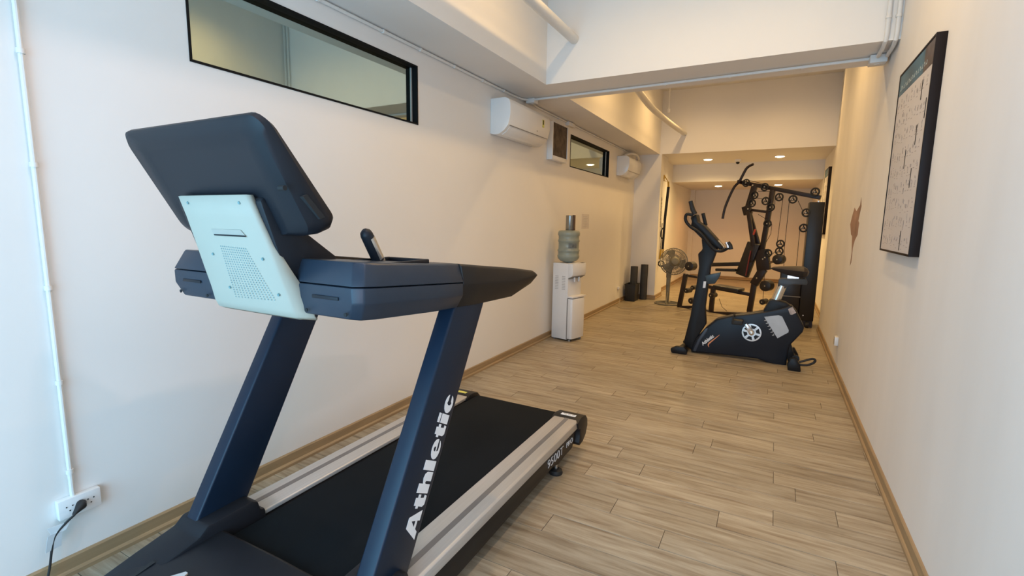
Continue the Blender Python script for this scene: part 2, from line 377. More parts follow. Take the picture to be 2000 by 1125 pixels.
for ch in 'Athletic':
    wd, solids, cuts = GL[ch]; root_l = None
    for poly in solids:
        o = MB().prism([P0 + pd*((u0+a)*K*.94) + pn*(c*K) for a, c in poly], (.0015, 0, 0)).build('letter', m_white, T, smooth=False)
        root_l = root_l or o
    for poly in cuts: MB().prism([P0 + pd*((u0+a)*K*.94) + pn*(c*K) + Vector((.001, 0, 0)) for a, c in poly], (.0009, 0, 0)).build('letter_counter', m_post, root_l, smooth=False)
    u0 += wd + .075

# handrail arms with front housing
def arm_ring(s, y, xo, xi, zt, zb, zm, sh):
    return [(mir(xo, s), y, zm), (mir(xo-.035, s), y+sh, zt), (mir(xi, s), y+sh, zt), (mir(xi, s), y, zb), (mir(xo-.03, s), y+sh*.6, zb)]
for s in (1, -1):
    dark, lite = m_darkp, m_navy2
    up = []; lo = []
    for y, xo, xi, zt, zb, sh in ((.985, -1.045, -1.30, 1.374, 1.206, .030), (1.005, -1.015, -1.30, 1.374, 1.203, .026), (1.06, -1.003, -1.30, 1.370, 1.199, .014), (1.34, -.997, -1.24, 1.350, 1.180, 0), (1.48, -.995, -1.15, 1.340, 1.174, 0)):
        zm = zt - .068
        up.append([(mir(xo, s), y, zm), (mir(xo-.022, s), y+sh, zt-.004), (mir(xo-.03, s), y+sh, zt), (mir(xi, s), y+sh, zt), (mir(xi, s), y, zm)])
        lo.append([(mir(xi, s), y, zm-.003), (mir(xi, s), y+sh*.5, zb), (mir(xo-.030, s), y+sh*.5, zb), (mir(xo-.002, s), y, zm-.05), (mir(xo-.001, s), y, zm-.003)])
    u = MB().loft(up).build('housing_upper', lite, T, bevel=.004)
    l = MB().loft(lo).build('housing_lower', lite, T, bevel=.005)
    R = []
    for y, xo, xi, zt, zb in ((1.482, -.995, -1.15, 1.340, 1.174), (1.60, -.995, -1.12, 1.326, 1.166), (1.92, -.998, -1.10, 1.290, 1.158), (2.12, -1.003, -1.095, 1.262, 1.194), (2.152, -1.008, -1.090, 1.252, 1.205)):
        xm = xo - .012
        R.append([(mir(xo, s), y, (zt+zb)/2+.01), (mir(xm, s), y, zt-.006), (mir(xm-.012, s), y, zt), (mir(xi, s), y, zt), (mir(xi, s), y, zb), (mir(xm-.02, s), y, zb)])
    MB().loft(R).build('handrail', dark, T, bevel=.006)
    # cup tray: raised rim over a dark well on top of the housing
    b = MB()
    for ya, yb, xa, xb in ((1.10, 1.115, -1.24, -1.06), (1.33, 1.345, -1.22, -1.05), (1.10, 1.345, -1.235, -1.222), (1.10, 1.345, -1.062, -1.048)):
        x0, x1 = sorted((mir(xa, s), mir(xb, s))); b.box(x0, x1, ya, yb, 1.348, 1.364)
    b.build('cup_tray', m_navy, T, bevel=.003)
    # screws and moulded slot on the lower shell front
    for px_, py_ in ((600, 607), (700, 620)):
        p = at(px_, py_, 1, .99); xx = mir(min(p.x, -1.075), s)
        MB().lathe([(.006, 0), (.006, .003)], (xx, .9845+.004, p.z+.003), (0, -1, 0), seg=10).build('screw_hole', m_hole, l)
    x0, x1 = sorted((mir(-1.10, s), mir(-1.21, s)))
    MB().box(x0, x1, .9835, .9865, 1.262, 1.272).build('moulded_slot', m_navy, l, bevel=.001)
# cross housing between the arms, behind the mint panel
MB().prism([(-1.31, a, c) for a, c in ((1.02, 1.37), (1.02, 1.21), (1.20, 1.20), (1.20, 1.36))], (-.38, 0, 0)).build('cross_housing', m_navy, T, bevel=.006)
# neck
MB().prism([(-1.285, a, c) for a, c in ((.995, 1.21), (.885, 1.545), (.90, 1.56), (1.035, 1.455), (1.15, 1.375), (1.17, 1.30), (1.17, 1.21))], (-.42, 0, 0)).build('neck', m_navy, T, bevel=.008)
# console
def rrect(hw, p0, p1, r, n=5):   # rounded rectangle spanned by x and the p0(bottom)->p1(top) line
    p0 = Vector((0, *p0)); p1 = Vector((0, *p1)); L = (p1-p0).length; d = (p1-p0).normalized(); out = []
    for cx, cy, a0 in ((hw-r, r, -90), (hw-r, L-r, 0), (-hw+r, L-r, 90), (-hw+r, r, 180)):
        for k in range(n+1):
            a = math.radians(a0 + 90*k/n); out.append(Vector((CX + cx + r*math.cos(a), 0, 0)) + p0 + d*(cy + r*math.sin(a)))
    return out
R = [rrect(.245, (.945, 1.458), (.825, 1.700), .03), rrect(.262, (.946, 1.450), (.815, 1.715), .035), rrect(.325, (.968, 1.447), (.800, 1.745), .045),
     rrect(.340, (1.000, 1.452), (.803, 1.757), .045), rrect(.345, (1.035, 1.466), (.816, 1.765), .045), rrect(.335, (1.052, 1.488), (.835, 1.758), .04)]
con = MB().loft(R).build('console', m_navy, T, angle=38)
sc = MB().loft([rrect(.29, (1.028, 1.52), (.868, 1.72), .02), rrect(.29, (1.031, 1.522), (.871, 1.722), .02)]).build('screen', mat('dark_screen_glass', (.01, .01, .012), .1), con)
def on_back(x, k): return Vector((x, .893-.103*k, 1.468+.212*k))
nb = Vector((0, -.9, -.436)).normalized()
for px_, py_ in ((342, 271), (465, 261)):
    p = atp(px_, py_, nb, nb.dot(Vector((0, .945, 1.458))))
    MB().lathe([(.005, 0), (.005, .002)], p, nb, seg=10).build('screw_hole', m_hole, con)
# service slot and round socket in the right end of the console
MB().prism([at(580, 384, 0, -1.175), at(588, 380, 0, -1.175), at(624, 424, 0, -1.175), at(614, 428, 0, -1.175)], (.025, 0, 0)).build('service_slot', m_hole, con)
MB().lathe([(.007, -.02), (.007, .0035)], at(555, 367, 0, -1.158), (1, 0, 0), seg=12).build('socket', m_hole, con)
# mint back panel
rows = []
prof = [(1.562, .866), (1.50, .886), (1.42, .912), (1.33, .940), (1.26, .963), (1.215, .975), (1.195, .985), (1.185, 1.005)]
for i, (z, y) in enumerate(prof):
    xr = (-1.315, -1.31, -1.30, -1.295, -1.29, -1.285, -1.285, -1.285)[i]; xl = -1.668 - .03*max(0, (1.50-z))/.3
    fr = (.016, .018, .02, .035, .05, .045, .035, .02)[i]; fl_ = (.015, .02, .03, .045, .06, .06, .045, .02)[i]
    ox = (0, 0, .002, .02, .03, .035, .04, .045)[i]
    c = .002
    rows.append([(xl-.012, y+fl_, z), (xl, y+.008, z), (xl+.02, y, z), (xl+.12, y-c*.7, z), ((xl+xr)/2, y-c, z), (xr-.12, y-c*.7, z), (xr-.006, y, z), (xr, y+.006, z), (xr+ox, y+fr, z)])
b = MB().loft(rows, closed=False, caps=False)
mp_ = b.build('back_panel', m_mint, T, angle=50)
mod = mp_.modifiers.new('s', 'SOLIDIFY'); mod.thickness = .008; mod.offset = 0
tag(mp_, 'pale mint back panel with perforated speaker field')
tn = Vector((0, -.955, -.297)).normalized(); k0 = tn.dot(Vector((0, .912, 1.42))) + .0068   # panel plane, a hair proud
b = MB(); q = [Vector(atp(u, v, tn, k0)) for u, v in ((428, 478), (480, 484), (541, 589), (458, 581))]
nr, nc = 22, 13
for i in range(nr):
    for j in range(nc):
        s_, t_ = (i+.5)/nr, (j+.5)/nc
        c = (q[0]*(1-t_)+q[1]*t_)*(1-s_) + (q[3]*(1-t_)+q[2]*t_)*s_
        a = Vector((1, 0, 0)); e = tn.cross(a)
        b.add([c + (a*math.cos(k*PI/2.5) + e*math.sin(k*PI/2.5))*.0024 for k in range(5)], [(0, 1, 2, 3, 4)])
pf = b.build('perforations', m_hole2, mp_, smooth=False); pf['kind'] = 'stuff'
hs = [atp(u, v, tn, k0) for u, v in ((413, 447), (470, 449), (480, 461), (418, 459))]
MB().prism([p for p in hs], tn*.001).build('handle_recess', mat('mint_recess', (.37, .37, .32), .5), mp_)
hs = [atp(u, v, tn, k0+.0015) for u, v in ((418, 457), (479, 460), (481, 463), (419, 459.5))]
MB().prism(hs, tn*.001).build('handle_slot', m_hole, mp_)
for u, v in ((367, 396), (467, 396), (416, 496), (513, 506), (449, 561), (544, 576)):
    MB().lathe([(.0045, -.003), (.0045, .002), (.002, .0022)], atp(u, v, tn, k0), tn, seg=10).build('screw', m_hole2, mp_)
# pulse grips
for s in (1, -1):
    p0 = Vector((mir(-1.2, s), 1.275, 1.325)); p1 = Vector((mir(-1.2, s), 1.195, 1.462)); d = (p1-p0).normalized()
    g = MB().tube([p0, p0 + d*.14, p0 + d*.152, p1 + d*.002], [.021, .021, .018, .008], 14).build('pulse_grip', m_navy, T)
    for a0, a1, nm in ((.045, .128, 1), (.0, .038, 2)):
        b = MB(); X = Vector((1, 0, 0)); Z = d.cross(X); R = []
        for h in (a0, a1): R.append([p0 + d*h + (X*math.cos(t) + Z*math.sin(t))*.0225 for t in [math.radians(-24 + 13*k) for k in range(9)]] + [p0 + d*h + (X*math.cos(t) + Z*math.sin(t))*.020 for t in [math.radians(80 - 13*k) for k in range(9)]])
        sp = b.loft(R).build('sensor_plate', m_chrome, g)
# power lead to the wall socket
lead = [(-2.44, .80, .300), (-2.425, .775, .285), (-2.43, .745, .262), (-2.44, .715, .225), (-2.445, .70, .17), (-2.445, .685, .09), (-2.43, .66, .03), (-2.38, .62, .008), (-2.25, .58, .007), (-2.02, .55, .03)]
def smooth_path(P, n=6):
    P = [Vector(p) for p in P]; out = []
    for i in range(len(P)-1):
        a, b_, c, d = P[max(i-1, 0)], P[i], P[i+1], P[min(i+2, len(P)-1)]
        for k in range(n):
            t = k/n; out.append(.5*((2*b_) + (c-a)*t + (2*a-5*b_+4*c-d)*t*t + (3*b_-a-3*c+d)*t**3))
    return out + [P[-1]]
ld = tag(MB().tube(smooth_path(lead), .0045, 8).build('power_lead', m_rubber, None), 'black power lead plugged into the low left wall socket', 'cable')
MB().tube([(-2.462, .812, .303), (-2.445, .805, .302), (-2.435, .790, .296), (-2.428, .772, .284)], [.017, .019, .013, .006], 12).build('plug', m_rubber, ld)
MB().prism([(-2.436, .735, .240), (-2.440, .690, .232), (-2.446, .680, .165), (-2.442, .728, .172)], (.002, 0, 0)).build('cable_tag', mat('paper_tag', (.55, .57, .58), .6), ld)
MB().prism([(-2.432, .76, .262), (-2.436, .69, .268), (-2.440, .70, .235), (-2.436, .745, .232)], (.003, 0, 0)).build('clear_tag', mat('pale_plastic_tag', (.72, .76, .78), .3), ld)

# ------------------------------------------------------------------ wall fittings
def socket(y0, y1, z0, z1, side, label, n=2):
    x = XL if side > 0 else XR
    t = thing('wall_socket', label, 'socket', (x, (y0+y1)/2, z0))
    xs = sorted((x, x+.032*side)); MB().box(xs[0], xs[1], y0, y1, z0, z1).build('housing', m_acw, t, bevel=.003)
    for k in range(n):
        cy = y0 + (y1-y0)*(k+.5)/n; cz = (z0+z1)/2
        for dy, dz in ((-.010, .008), (.010, .008), (0, -.010)):
            MB().lathe([(.0028, 0), (.0028, .001)], (x+.0325*side, cy+dy, cz+dz), (side, 0, 0), seg=8).build('pin_hole', m_hole, t)
    return t
socket(.74, .882, .258, .340, 1, 'white double socket low on left wall with black plug in it')
socket(8.84, 8.92, .26, .31, 1, 'small white socket low on left wall near the rolled mats', 1)
socket(5.90, 6.00, .27, .36, -1, 'small white socket low on the right wall', 1)
# conduit runs
def conduit(name, pts, r, label, clips=(), cn=(1, 0, 0)):
    o = MB().tube(pts, r, 10).build(name, m_pvc, None); tag(o, label, 'pipe')
    for c, d in clips:
        c = Vector(c); d = Vector(d).normalized(); n = Vector(cn)
        MB().lathe([(r+.004, -.009), (r+.004, .009)], c, d, seg=12).build('clip', m_pvc, o, smooth=True)
    return o
conduit('wall_conduit', [(-2.486, .795, .34), (-2.486, .795, 3.0), (-2.486, .795, ZS)], .009, 'white conduit running up the left wall above the plugged socket', [((-2.486, .795, z), (0, 0, 1)) for z in (.447, .828, 1.212, 1.683, 2.09, 2.5)])
conduit('wall_conduit', [(-2.485, YB, 2.782), (-2.485, 4.60, 2.782), (-2.47, 4.76, 2.782), (-2.42, 4.84, 2.782)], .011, 'white conduit along top of left wall above the long window', [((-2.485, y, 2.782), (0, 1, 0)) for y in (1.6, 2.15, 2.7, 3.1, 3.55, 4.0, 4.4)])
conduit('beam_conduit', [(-2.36, 4.84, 2.782), (-1.5, 4.83, 2.782), (.56, 4.78, 2.782)], .012, 'white conduit clipped under the near ceiling beam', [((x, 4.835-.02*(x+1.5), 2.782), (1, 0, 0)) for x in (-2.1, -1.55, -1.0, -.45, .1)])
conduit('wall_conduit', [(-2.42, 4.92, 2.782), (-2.46, 5.0, 2.782), (-2.485, 5.2, 2.782), (-2.485, 6.05, 2.782)], .010, 'short white conduit on left wall above the nearer air conditioner', [((-2.485, y, 2.782), (0, 1, 0)) for y in (5.3, 5.8)])
conduit('wall_conduit', [(-2.485, 6.32, 2.782), (-2.485, 9.3, 2.782), (-2.46, 9.5, 2.77)], .010, 'white conduit above the small window on left wall', [((-2.485, y, 2.782), (0, 1, 0)) for y in (6.6, 7.2, 8.0, 8.8)])
def jbox(c, s, label, n):
    o = MB().box(c[0]-s[0]/2, c[0]+s[0]/2, c[1]-s[1]/2, c[1]+s[1]/2, c[2]-s[2]/2, c[2]+s[2]/2).build('junction_box', m_pvc, None, bevel=.006)
    tag(o, label, 'junction box')
    MB().lathe([(.022, 0), (.022, .003), (.018, .004)], Vector(c) + Vector(n)*s[2 if n[2] else 0]/2, n, seg=16).build('lid', m_pvc, o)
jbox((-2.40, 4.87, 2.772), (.10, .10, .05), 'white junction box in the corner of the near beam over the air conditioner', (0, 0, -1))
jbox((-2.475, 6.18, 2.765), (.05, .22, .05), 'white junction box high on left wall above the brown grille', (1, 0, 0))
jbox((.595, 4.78, 2.765), (.11, .12, .06), 'white junction box under near beam by the right wall', (0, 0, -1))
for x, w in ((.585, 'left'), (.642, 'right')):
    conduit('riser_conduit', [(x, 4.415, ZC), (x, 4.415, 2.84), (x, 4.43, 2.80), (x, 4.50, 2.775), (x, 4.70, 2.772)], .014, '%s one of two white conduits dropping down near beam by right wall' % w, [((x, 4.415, z), (0, 0, 1)) for z in (2.95, 3.3)])
# drain pipes
o = MB().tube([(-1.763, YB, 3.167), (-1.763, 4.434, 3.167)], .043, 20).build('drain_pipe', m_pvc, None); tag(o, 'thick white pipe entering the near beam face high up', 'pipe')
P = [Vector((-1.52, 5.052, 3.10))] + [at(u, v, 2, 3.145) for u, v in ((1266, 203), (1294, 229), (1320, 249))]; e_ = at(1337, 261, 1, 9.69); P.append(Vector((e_.x, 9.70, e_.z)))
o = MB().tube(smooth_path(P), .043, 16).build('drain_pipe', m_pvc, None); tag(o, 'thick white pipe entering the far beam face beyond the first beam', 'pipe')
o = MB().tube([(-1.585, 8.0, ZC), (-1.585, 8.0, 3.25)], .006, 8).build('hanging_cord', m_pvc, None); tag(o, 'thin white cord hanging from the ceiling behind the near beam', 'cord')
MB().lathe([(.018, 0), (.018, .05)], (-1.585, 8.0, 3.20), seg=10).build('cord_end', m_pvc, o)

# air conditioners
def ac(y0, y1, z0, z1, label, near):
    t = thing('air_conditioner', label, 'air conditioner', (XL, (y0+y1)/2, z0))
    h = z1-z0; d = .22
    pr = [(0, z0+.02), (.04, z0+.01), (.10, z0+.012), (.155, z0+.045), (.195, z0+.09), (d-.008, z0+.15), (d, z0+.20), (d-.003, z1-.05), (d-.02, z1-.018), (d-.06, z1), (0, z1)]
    MB().prism([(XL+a, y0, c) for a, c in pr], (0, y1-y0, 0)).build('casing', m_acw, t, bevel=.004, angle=50)
    MB().prism([(XL+a, y0+.05, c) for a, c in ((.105, z0+.008), (.150, z0+.034), (.188, z0+.076), (.183, z0+.080), (.145, z0+.040), (.103, z0+.014))], (0, y1-y0-.13, 0)).build('louvre', m_acw, t, bevel=.001)
    MB().prism([(XL+a, y0+.03, c) for a, c in ((.198, z0+.085), (.202, z0+.092), (.196, z0+.094), (.193, z0+.088))], (0, y1-y0-.06, 0)).build('louvre_gap', m_acd, t)
    if near:
        MB().box(XL+d-.001, XL+d+.0015, y1-.20, y1-.155, z0+.185, z0+.265).build('rating_sticker', m_yellow, t)
        MB().box(XL+d+.0012, XL+d+.0022, y1-.188, y1-.168, z0+.215, z0+.260).build('sticker_mark', m_black, t)
        MB().box(XL+.213, XL+.2155, y1-.32, y1-.30, z0+.125, z0+.132).build('indicator', m_acd, t)
    return t
ac(4.17, 5.09, 2.315, 2.66, 'white wall air conditioner with yellow sticker, beside the brown grille', True)
ac(8.45, 9.28, 2.30, 2.64, 'white wall air conditioner beyond the small window near the column', False)
o = MB().tube(smooth_path([(-2.47, 8.7, 2.66), (-2.40, 8.9, 2.73), (-2.36, 9.2, 2.74), (-2.38, 9.45, 2.70), (-2.47, 9.55, 2.66)]), .022, 10).build('refrigerant_pipe', m_pvc, None)
tag(o, 'white wrapped pipe curving above the farther air conditioner', 'pipe')
# brown grille box
t = thing('vent_box', 'white box with brown mesh front high on left wall beside the air conditioner', 'vent', (XL, 5.75, 2.24))
b = MB(); y0, y1, z0, z1 = 5.50, 5.98, 2.245, 2.69; f = .02
b.box(XL, XL+.075, y0, y0+f, z0, z1).box(XL, XL+.075, y1-f*.3, y1, z0, z1).box(XL, XL+.075, y0+f, y1-f*.3, z0, z0+.05).box(XL, XL+.075, y0+f, y1-f*.3, z1-f*.3, z1)
b.build('box_frame', m_acw, t, bevel=.002)
MB().box(XL+.03, XL+.066, y0+f, y1-f*.3, z0+.05, z1-f*.3).build('mesh_panel', mat('brown_mesh', (.085, .06, .042), .8, var=.5, scale=12), t)
# notice
o = MB().box(XL, XL+.002, 6.80, 7.11, 1.40, 1.615).build('paper_notice', mat('paper', (.66, .62, .60), .8), None); tag(o, 'faded paper notice on left wall above the water dispenser', 'notice')
b = MB()
for k in range(7): b.box(XL+.002, XL+.0026, 6.85+.02*(k % 2), 7.02+.03*((k*5) % 3)/2, 1.575-.024*k, 1.582-.024*k)
b.build('print', m_grey, o, smooth=False)

# poster frames on the right wall
def poster(y0, y1, z0, z1, xw, label, t_, big):
    t = thing('framed_poster', label, 'poster', (xw, (y0+y1)/2, z0))
    x0, x1 = xw-t_, xw; f = .012
    b = MB(); b.box(x0, x1, y0, y0+f, z0, z1).box(x0, x1, y1-f, y1, z0, z1).box(x0, x1, y0+f, y1-f, z0, z0+f).box(x0, x1, y0+f, y1-f, z1-f, z1)
    b.build('frame', mat('dark_brown_frame', (.012, .007, .006), .5, spec=.2), t, bevel=.002)
    xs = x0+.004
    sh = MB().box(xs, xw-.001, y0+f, y1-f, z0+f, z1-f).build('sheet', mat('poster_sheet', (.62, .57, .54), .5, var=.02), t, smooth=False)
    H = z1-z0; Wd = y1-y0; X0 = xs-.0008
    zt = z1-f; zh = z1-f-.115*H
    MB().box(X0, xs, y0+f+Wd*.24, y1-f, zh, zt).build('header', mat('teal_header', (.045, .13, .19), .4, var=.35, scale=5), sh, smooth=False)
    MB().box(X0, xs, y0+f, y0+f+Wd*.24, zh, zt).build('header_photo', mat('brown_header_photo', (.09, .065, .06), .4, var=.4, scale=15), sh, smooth=False)
    b = MB(); r = random.Random(3)
    n = 15
    for k in range(n):      # worn, unreadable title letters
        yy = y1-f-.04-k*.042; hh = .022 if k else .032
        b.box(X0-.0005, X0, yy-.022, yy-.014, zh+.028, zh+.028+hh).box(X0-.0005, X0, yy-.014, yy, zh+.028+hh*.75*(k % 2), zh+.036+hh*.75*(k % 2))
    b.build('title', mat('title_print', (.40, .45, .43), .5), sh, smooth=False)['kind'] = 'stuff'
    b = MB(); rows_ = 9; cols = 11
    for i in range(rows_):
        for j in range(cols):
            cy = y1-f-.05-(j+.3*r.random())*(Wd-.1)/cols; cz = zh-.05-(i+.35*r.random())*(zh-z0-.05)/rows_
            for _ in range(3):
                a = r.random()*.03-.015; c = r.random()*.04-.02; w = .004+.010*r.random(); h = .006+.020*r.random()
                b.box(X0+.0002, xs, cy+a-w/2, cy+a+w/2, cz+c-h/2, cz+c+h/2)
            b.box(X0+.0002, xs, cy-.014, cy+.014, cz-.036, cz-.033)
    b.build('exercise_figures', mat('figure_print', (.36, .31, .29), .6), sh, smooth=False)['kind'] = 'stuff'
    if big:
        for u0, v0, u1, v1 in ((1803, 155, 1797.5, 195), (1810, 190, 1804, 231), (1791.5, 243, 1786, 283), (1769.5, 293, 1764.5, 330), (1780, 328, 1775, 367), (1759.5, 451, 1754.5, 489)):
            a, c = at(u0, v0, 0, X0), at(u1, v1, 0, X0); yy = (a.y+c.y)/2; MB().box(X0-.0004, X0+.0002, yy-.006, yy+.006, c.z, a.z).build('black_bar', m_black, sh, smooth=False)
    else:
        for k in range(3): MB().box(X0-.0004, X0+.0002, y0+Wd*(.3+.2*k), y0+Wd*(.3+.2*k)+.012, z0+H*.1, z0+H*.75).build('black_bar', m_black, sh, smooth=False)
poster(3.205, 4.005, 1.345, 2.45, XR, 'large framed exercise chart with teal header on the right wall, nearest the camera', .045, True)
poster(10.0, 10.7, 1.35, 2.50, XRB, 'distant framed exercise chart on right wall behind the weight tower', .045, False)
# brown mark on the right wall
pts = [(365,110),(350,215),(300,300),(275,250),(240,370),(215,480),(225,620),(240,640),(235,850),(210,1045),(228,1000),(250,800),(275,700),(315,620),(335,460),(325,430),(350,310),(368,230)]
o = MB().prism([at(1630+a/7.03, 370+c/7.03, 0, XR-.0015) for a, c in pts], (.0015, 0, 0)).build('wall_decal', mat('faded_red_brown_print', (.33, .20, .15), .7, var=.35, scale=4), None, smooth=False)
tag(o, 'faded red-brown spindle-shaped decal on right wall beyond the large chart', 'decal')

# ------------------------------------------------------------------ downlights
def downlight(x, y, z, key, label, group, spot=160):
    t = thing('ceiling_downlight', label, 'lamp', (x, y, z), group)
    MB().lathe([(.080, 0), (.098, 0), (.100, -.004), (.094, -.010), (.080, -.008)], (x, y, z), seg=24).build('trim_ring', m_acw, t)
    MB().lathe([(.080, -.001), (.078, -.012), (.050, -.022)], (x, y, z), seg=24).build('lens', m_lens, t)
    l = bpy.data.lights.new('lamp_light', 'SPOT'); l.energy, l.color = pc(key); l.spot_size = math.radians(spot); l.spot_blend = 1.0; l.shadow_soft_size = .045
    o = bpy.data.objects.new('lamp_light', l); COL.objects.link(o); o.parent = t; o.location = (0, 0, -.04)
for x, y, k in ((-1.12, 3.2, 'bay1'), (-.02, 3.2, 'bay1'), (-1.12, 1.0, 'bay0'), (-.02, 1.0, 'bay0')):
    downlight(x, y, ZC, k, '%s recessed downlight in the high ceiling over the treadmill, %s' % ('left' if x < -.5 else 'right', 'nearer the near beam' if y > 2 else 'nearer the shop front'), 'downlights over the treadmill bay')
for x, y in ((-1.35, 6.15), (-.02, 6.15), (-1.35, 8.5), (-.02, 8.5)):
    downlight(x, y, ZC, 'bay2', '%s recessed downlight in the high ceiling between the two beams, %s' % ('left' if x < -.5 else 'right', 'by the near beam' if y < 7 else 'by the far beam'), 'downlights between the beams')
downlight(-1.30, 10.77, ZS, 'backa', 'left glowing downlight in the nearer row at the back', None)
downlight(-.02, 10.77, ZS, 'backa', 'right glowing downlight in the nearer row at the back', None)
downlight(-1.28, 12.9, ZD, 'backb', 'left glowing downlight in the farther row at the back', None)
downlight(-.006, 12.9, ZD, 'backb', 'right glowing downlight in the farther row at the back', None)
t = thing('ceiling_camera', 'small dark dome camera between the two nearer downlights at the back', 'camera', (-.76, 11.0, ZS))
MB().lathe([(.06, 0), (.06, -.03), (.045, -.05), (.02, -.052)], (-.76, 11.0, ZS)).build('mount', m_acw, t)
MB().lathe([(.030, -.045), (.036, -.062), (.030, -.082), (.012, -.092)], (-.76, 11.0, ZS)).build('dome', m_hole, t)

# ------------------------------------------------------------------ water dispenser
D = thing('water_dispenser', 'white floor-standing water dispenser against the left wall', 'water dispenser', (-2.26, 5.76, 0), rotz=math.radians(-13))
D['_local'] = 1
m_dw = mat('white_appliance', (.74, .73, .72), .35, var=.01)
MB().box(-.15, .085, -.15, .15, .02, .985).build('body', m_dw, D, bevel=.008)
MB().prism([(x, -.15, z) for x, z in ((.08, .80), (.145, .83), (.155, .86), (.150, .985), (.08, .99))], (0, .30, 0)).build('tap_head', m_dw, D, bevel=.006)
MB().prism([(x, -.145, z) for x, z in ((.084, .79), (.142, .825), (.142, .83), (.084, .81))], (0, .29, 0)).build('tap_recess', mat('grey_recess', (.22, .22, .21), .5), D)
for y in (-.05, .05): MB().lathe([(.012, 0), (.012, -.05), (.007, -.06)], (.115, y, .81), seg=12).build('tap', m_dw, D)
MB().box(.08, .165, -.152, .152, .555, .578).build('drip_tray', m_dw, D, bevel=.006)
dr = MB().loft([[(x, y, z) for x, y in ((.09, -.148), (.135, -.148), (.155, -.135), (.163, -.08), (.165, 0), (.163, .08), (.155, .135), (.135, .148), (.09, .148))] for z in (.035, .545)]).build('door', m_dw, D, bevel=.004)
MB().box(.075, .09, -.1495, .1495, .03, .55).build('door_gap', m_acd, D)
b = MB()
for cx in (-.085, .02):
    for k in range(9): b.box(cx-.025, cx+.025, -.1515, -.1500, .655+.020*k, .663+.020*k)
b.build('side_vents', mat('vent_shade', (.45, .44, .43), .6), D, smooth=False)
MB().box(.02, .12, -.05, .05, .984, .990).build('bottle_collar', m_dw, D, bevel=.002)
MB().tube([(-.17, -.10, .03), (-.172, -.10, .25), (-.165, -.11, .50), (-.15, -.12, .53)], .006, 8).build('rear_cord', m_dw, D)
for x in (-.12, .11):
    for y in (-.12, .12): MB().lathe([(.015, 0), (.015, .022)], (x, y, 0), seg=10).build('foot', m_acd, D)
MB().box(.12, .150, .06, .12, .9905, .993).build('control_label', m_acd, D)
c = at(1111, 470, 1, 5.74); bx, by = c.x, 5.74
m_bot = mat('grey_green_bottle', (.27, .29, .235), .28, var=.06, scale=14)
t = thing('water_bottle', 'large ribbed grey-green water bottle standing on the dispenser', 'bottle', (bx, by, .985))
pr = [(.05, .992), (.105, 1.01), (.130, 1.035), (.140, 1.06), (.142, 1.075), (.135, 1.085), (.133, 1.125), (.141, 1.135), (.141, 1.15), (.132, 1.16), (.131, 1.245), (.139, 1.255), (.139, 1.27), (.131, 1.28), (.131, 1.32), (.141, 1.335), (.142, 1.36), (.132, 1.385), (.10, 1.392), (.055, 1.395)]
MB().lathe([(r*.98, z) for r, z in pr], (bx, by, 0), seg=32).build('shell', m_bot, t, angle=60)
lb = []
MB().loft([[Vector((bx, by, 0)) + Vector((math.sin(a)*.1335, -math.cos(a)*.1335, z)) for a in [math.radians(20+8*k) for k in range(7)]] + [Vector((bx, by, 0)) + Vector((math.sin(a)*.130, -math.cos(a)*.130, z)) for a in [math.radians(68-8*k) for k in range(7)]] for z in (1.175, 1.235)]).build('label', mat('dark_bottle_label', (.13, .14, .13), .5, var=.4, scale=30), t)
t = thing('cup_tube', 'dark steel cup tube standing upright on top of the water bottle', 'cup holder', (bx, by, 1.39))
MB().lathe([(.052, 1.394), (.055, 1.40), (.055, 1.575), (.050, 1.580), (.045, 1.575)], (bx+.01, by, 0), seg=24).build('tube', mat('brushed_dark_steel', (.30, .29, .26), .25, metal=.8), t)
MB().box(bx+.05, bx+.068, by-.03, by+.03, 1.395, 1.583).build('side_strip', mat('dark_red_strip', (.06, .03, .025), .4), t)

# ------------------------------------------------------------------ exercise bike
BK = thing('exercise_bike', 'dark navy upright exercise bike with silver seat post, side-on in front of the weight machine', 'exercise bike', (-.2, 5.95, 0))
YN = 5.87
def bk(a, c, y=YN): return at(1300+a/3.127, 380+c/3.127, 1, y)
def bpoly(pts, y0, y1): return MB().prism([Vector((p.x, y0, p.z)) for p in [bk(a, c, y0) for a, c in pts]], (0, y1-y0, 0))
m_bk = mat('bike_navy_plastic', (.010, .013, .020), .40, spec=.3, var=.08)
m_bk2 = mat('bike_black_plastic', (.009, .009, .010), .45, spec=.3, var=.08)
body = [(150,960),(185,880),(245,815),(310,762),(400,742),(520,728),(620,712),(700,695),(768,676),(800,715),(848,812),(838,842),(757,925),(745,985),(735,1052),(660,1040),(560,1005),(420,988),(300,975)]
sh = bpoly(body, YN, YN+.16).build('body_shroud', m_bk, BK, bevel=.02, seg=3)
mast = [(108,905),(150,742),(168,640),(185,560),(203,440),(197,362),(225,335),(218,268),(300,262),(322,320),(300,380),(275,445),(258,570),(242,690),(248,792),(185,885),(165,962)]
MB().prism([Vector((p.x, YN+.035, p.z)) for p in [bk(a, c, YN+.035) for a, c in mast]], (0, .09, 0)).build('mast', m_bk2, BK, bevel=.015)
# lighter slanted frame spar below the shroud nose
MB().prism([bk(a, c, YN-.004) for a, c in ((165,955),(195,890),(240,820),(258,815),(255,835),(215,890),(185,958))], (0, .04, 0)).build('frame_spar', mat('slate_frame', (.035, .045, .065), .4), BK, bevel=.004)
con = [(186,118),(196,165),(235,190),(300,262),(352,322),(338,345),(300,312),(222,272),(150,200),(160,165),(150,140)]
MB().prism([bk(a, c, YN-.05) for a, c in con], (0, .26, 0)).build('console', m_bk2, BK, bevel=.012)
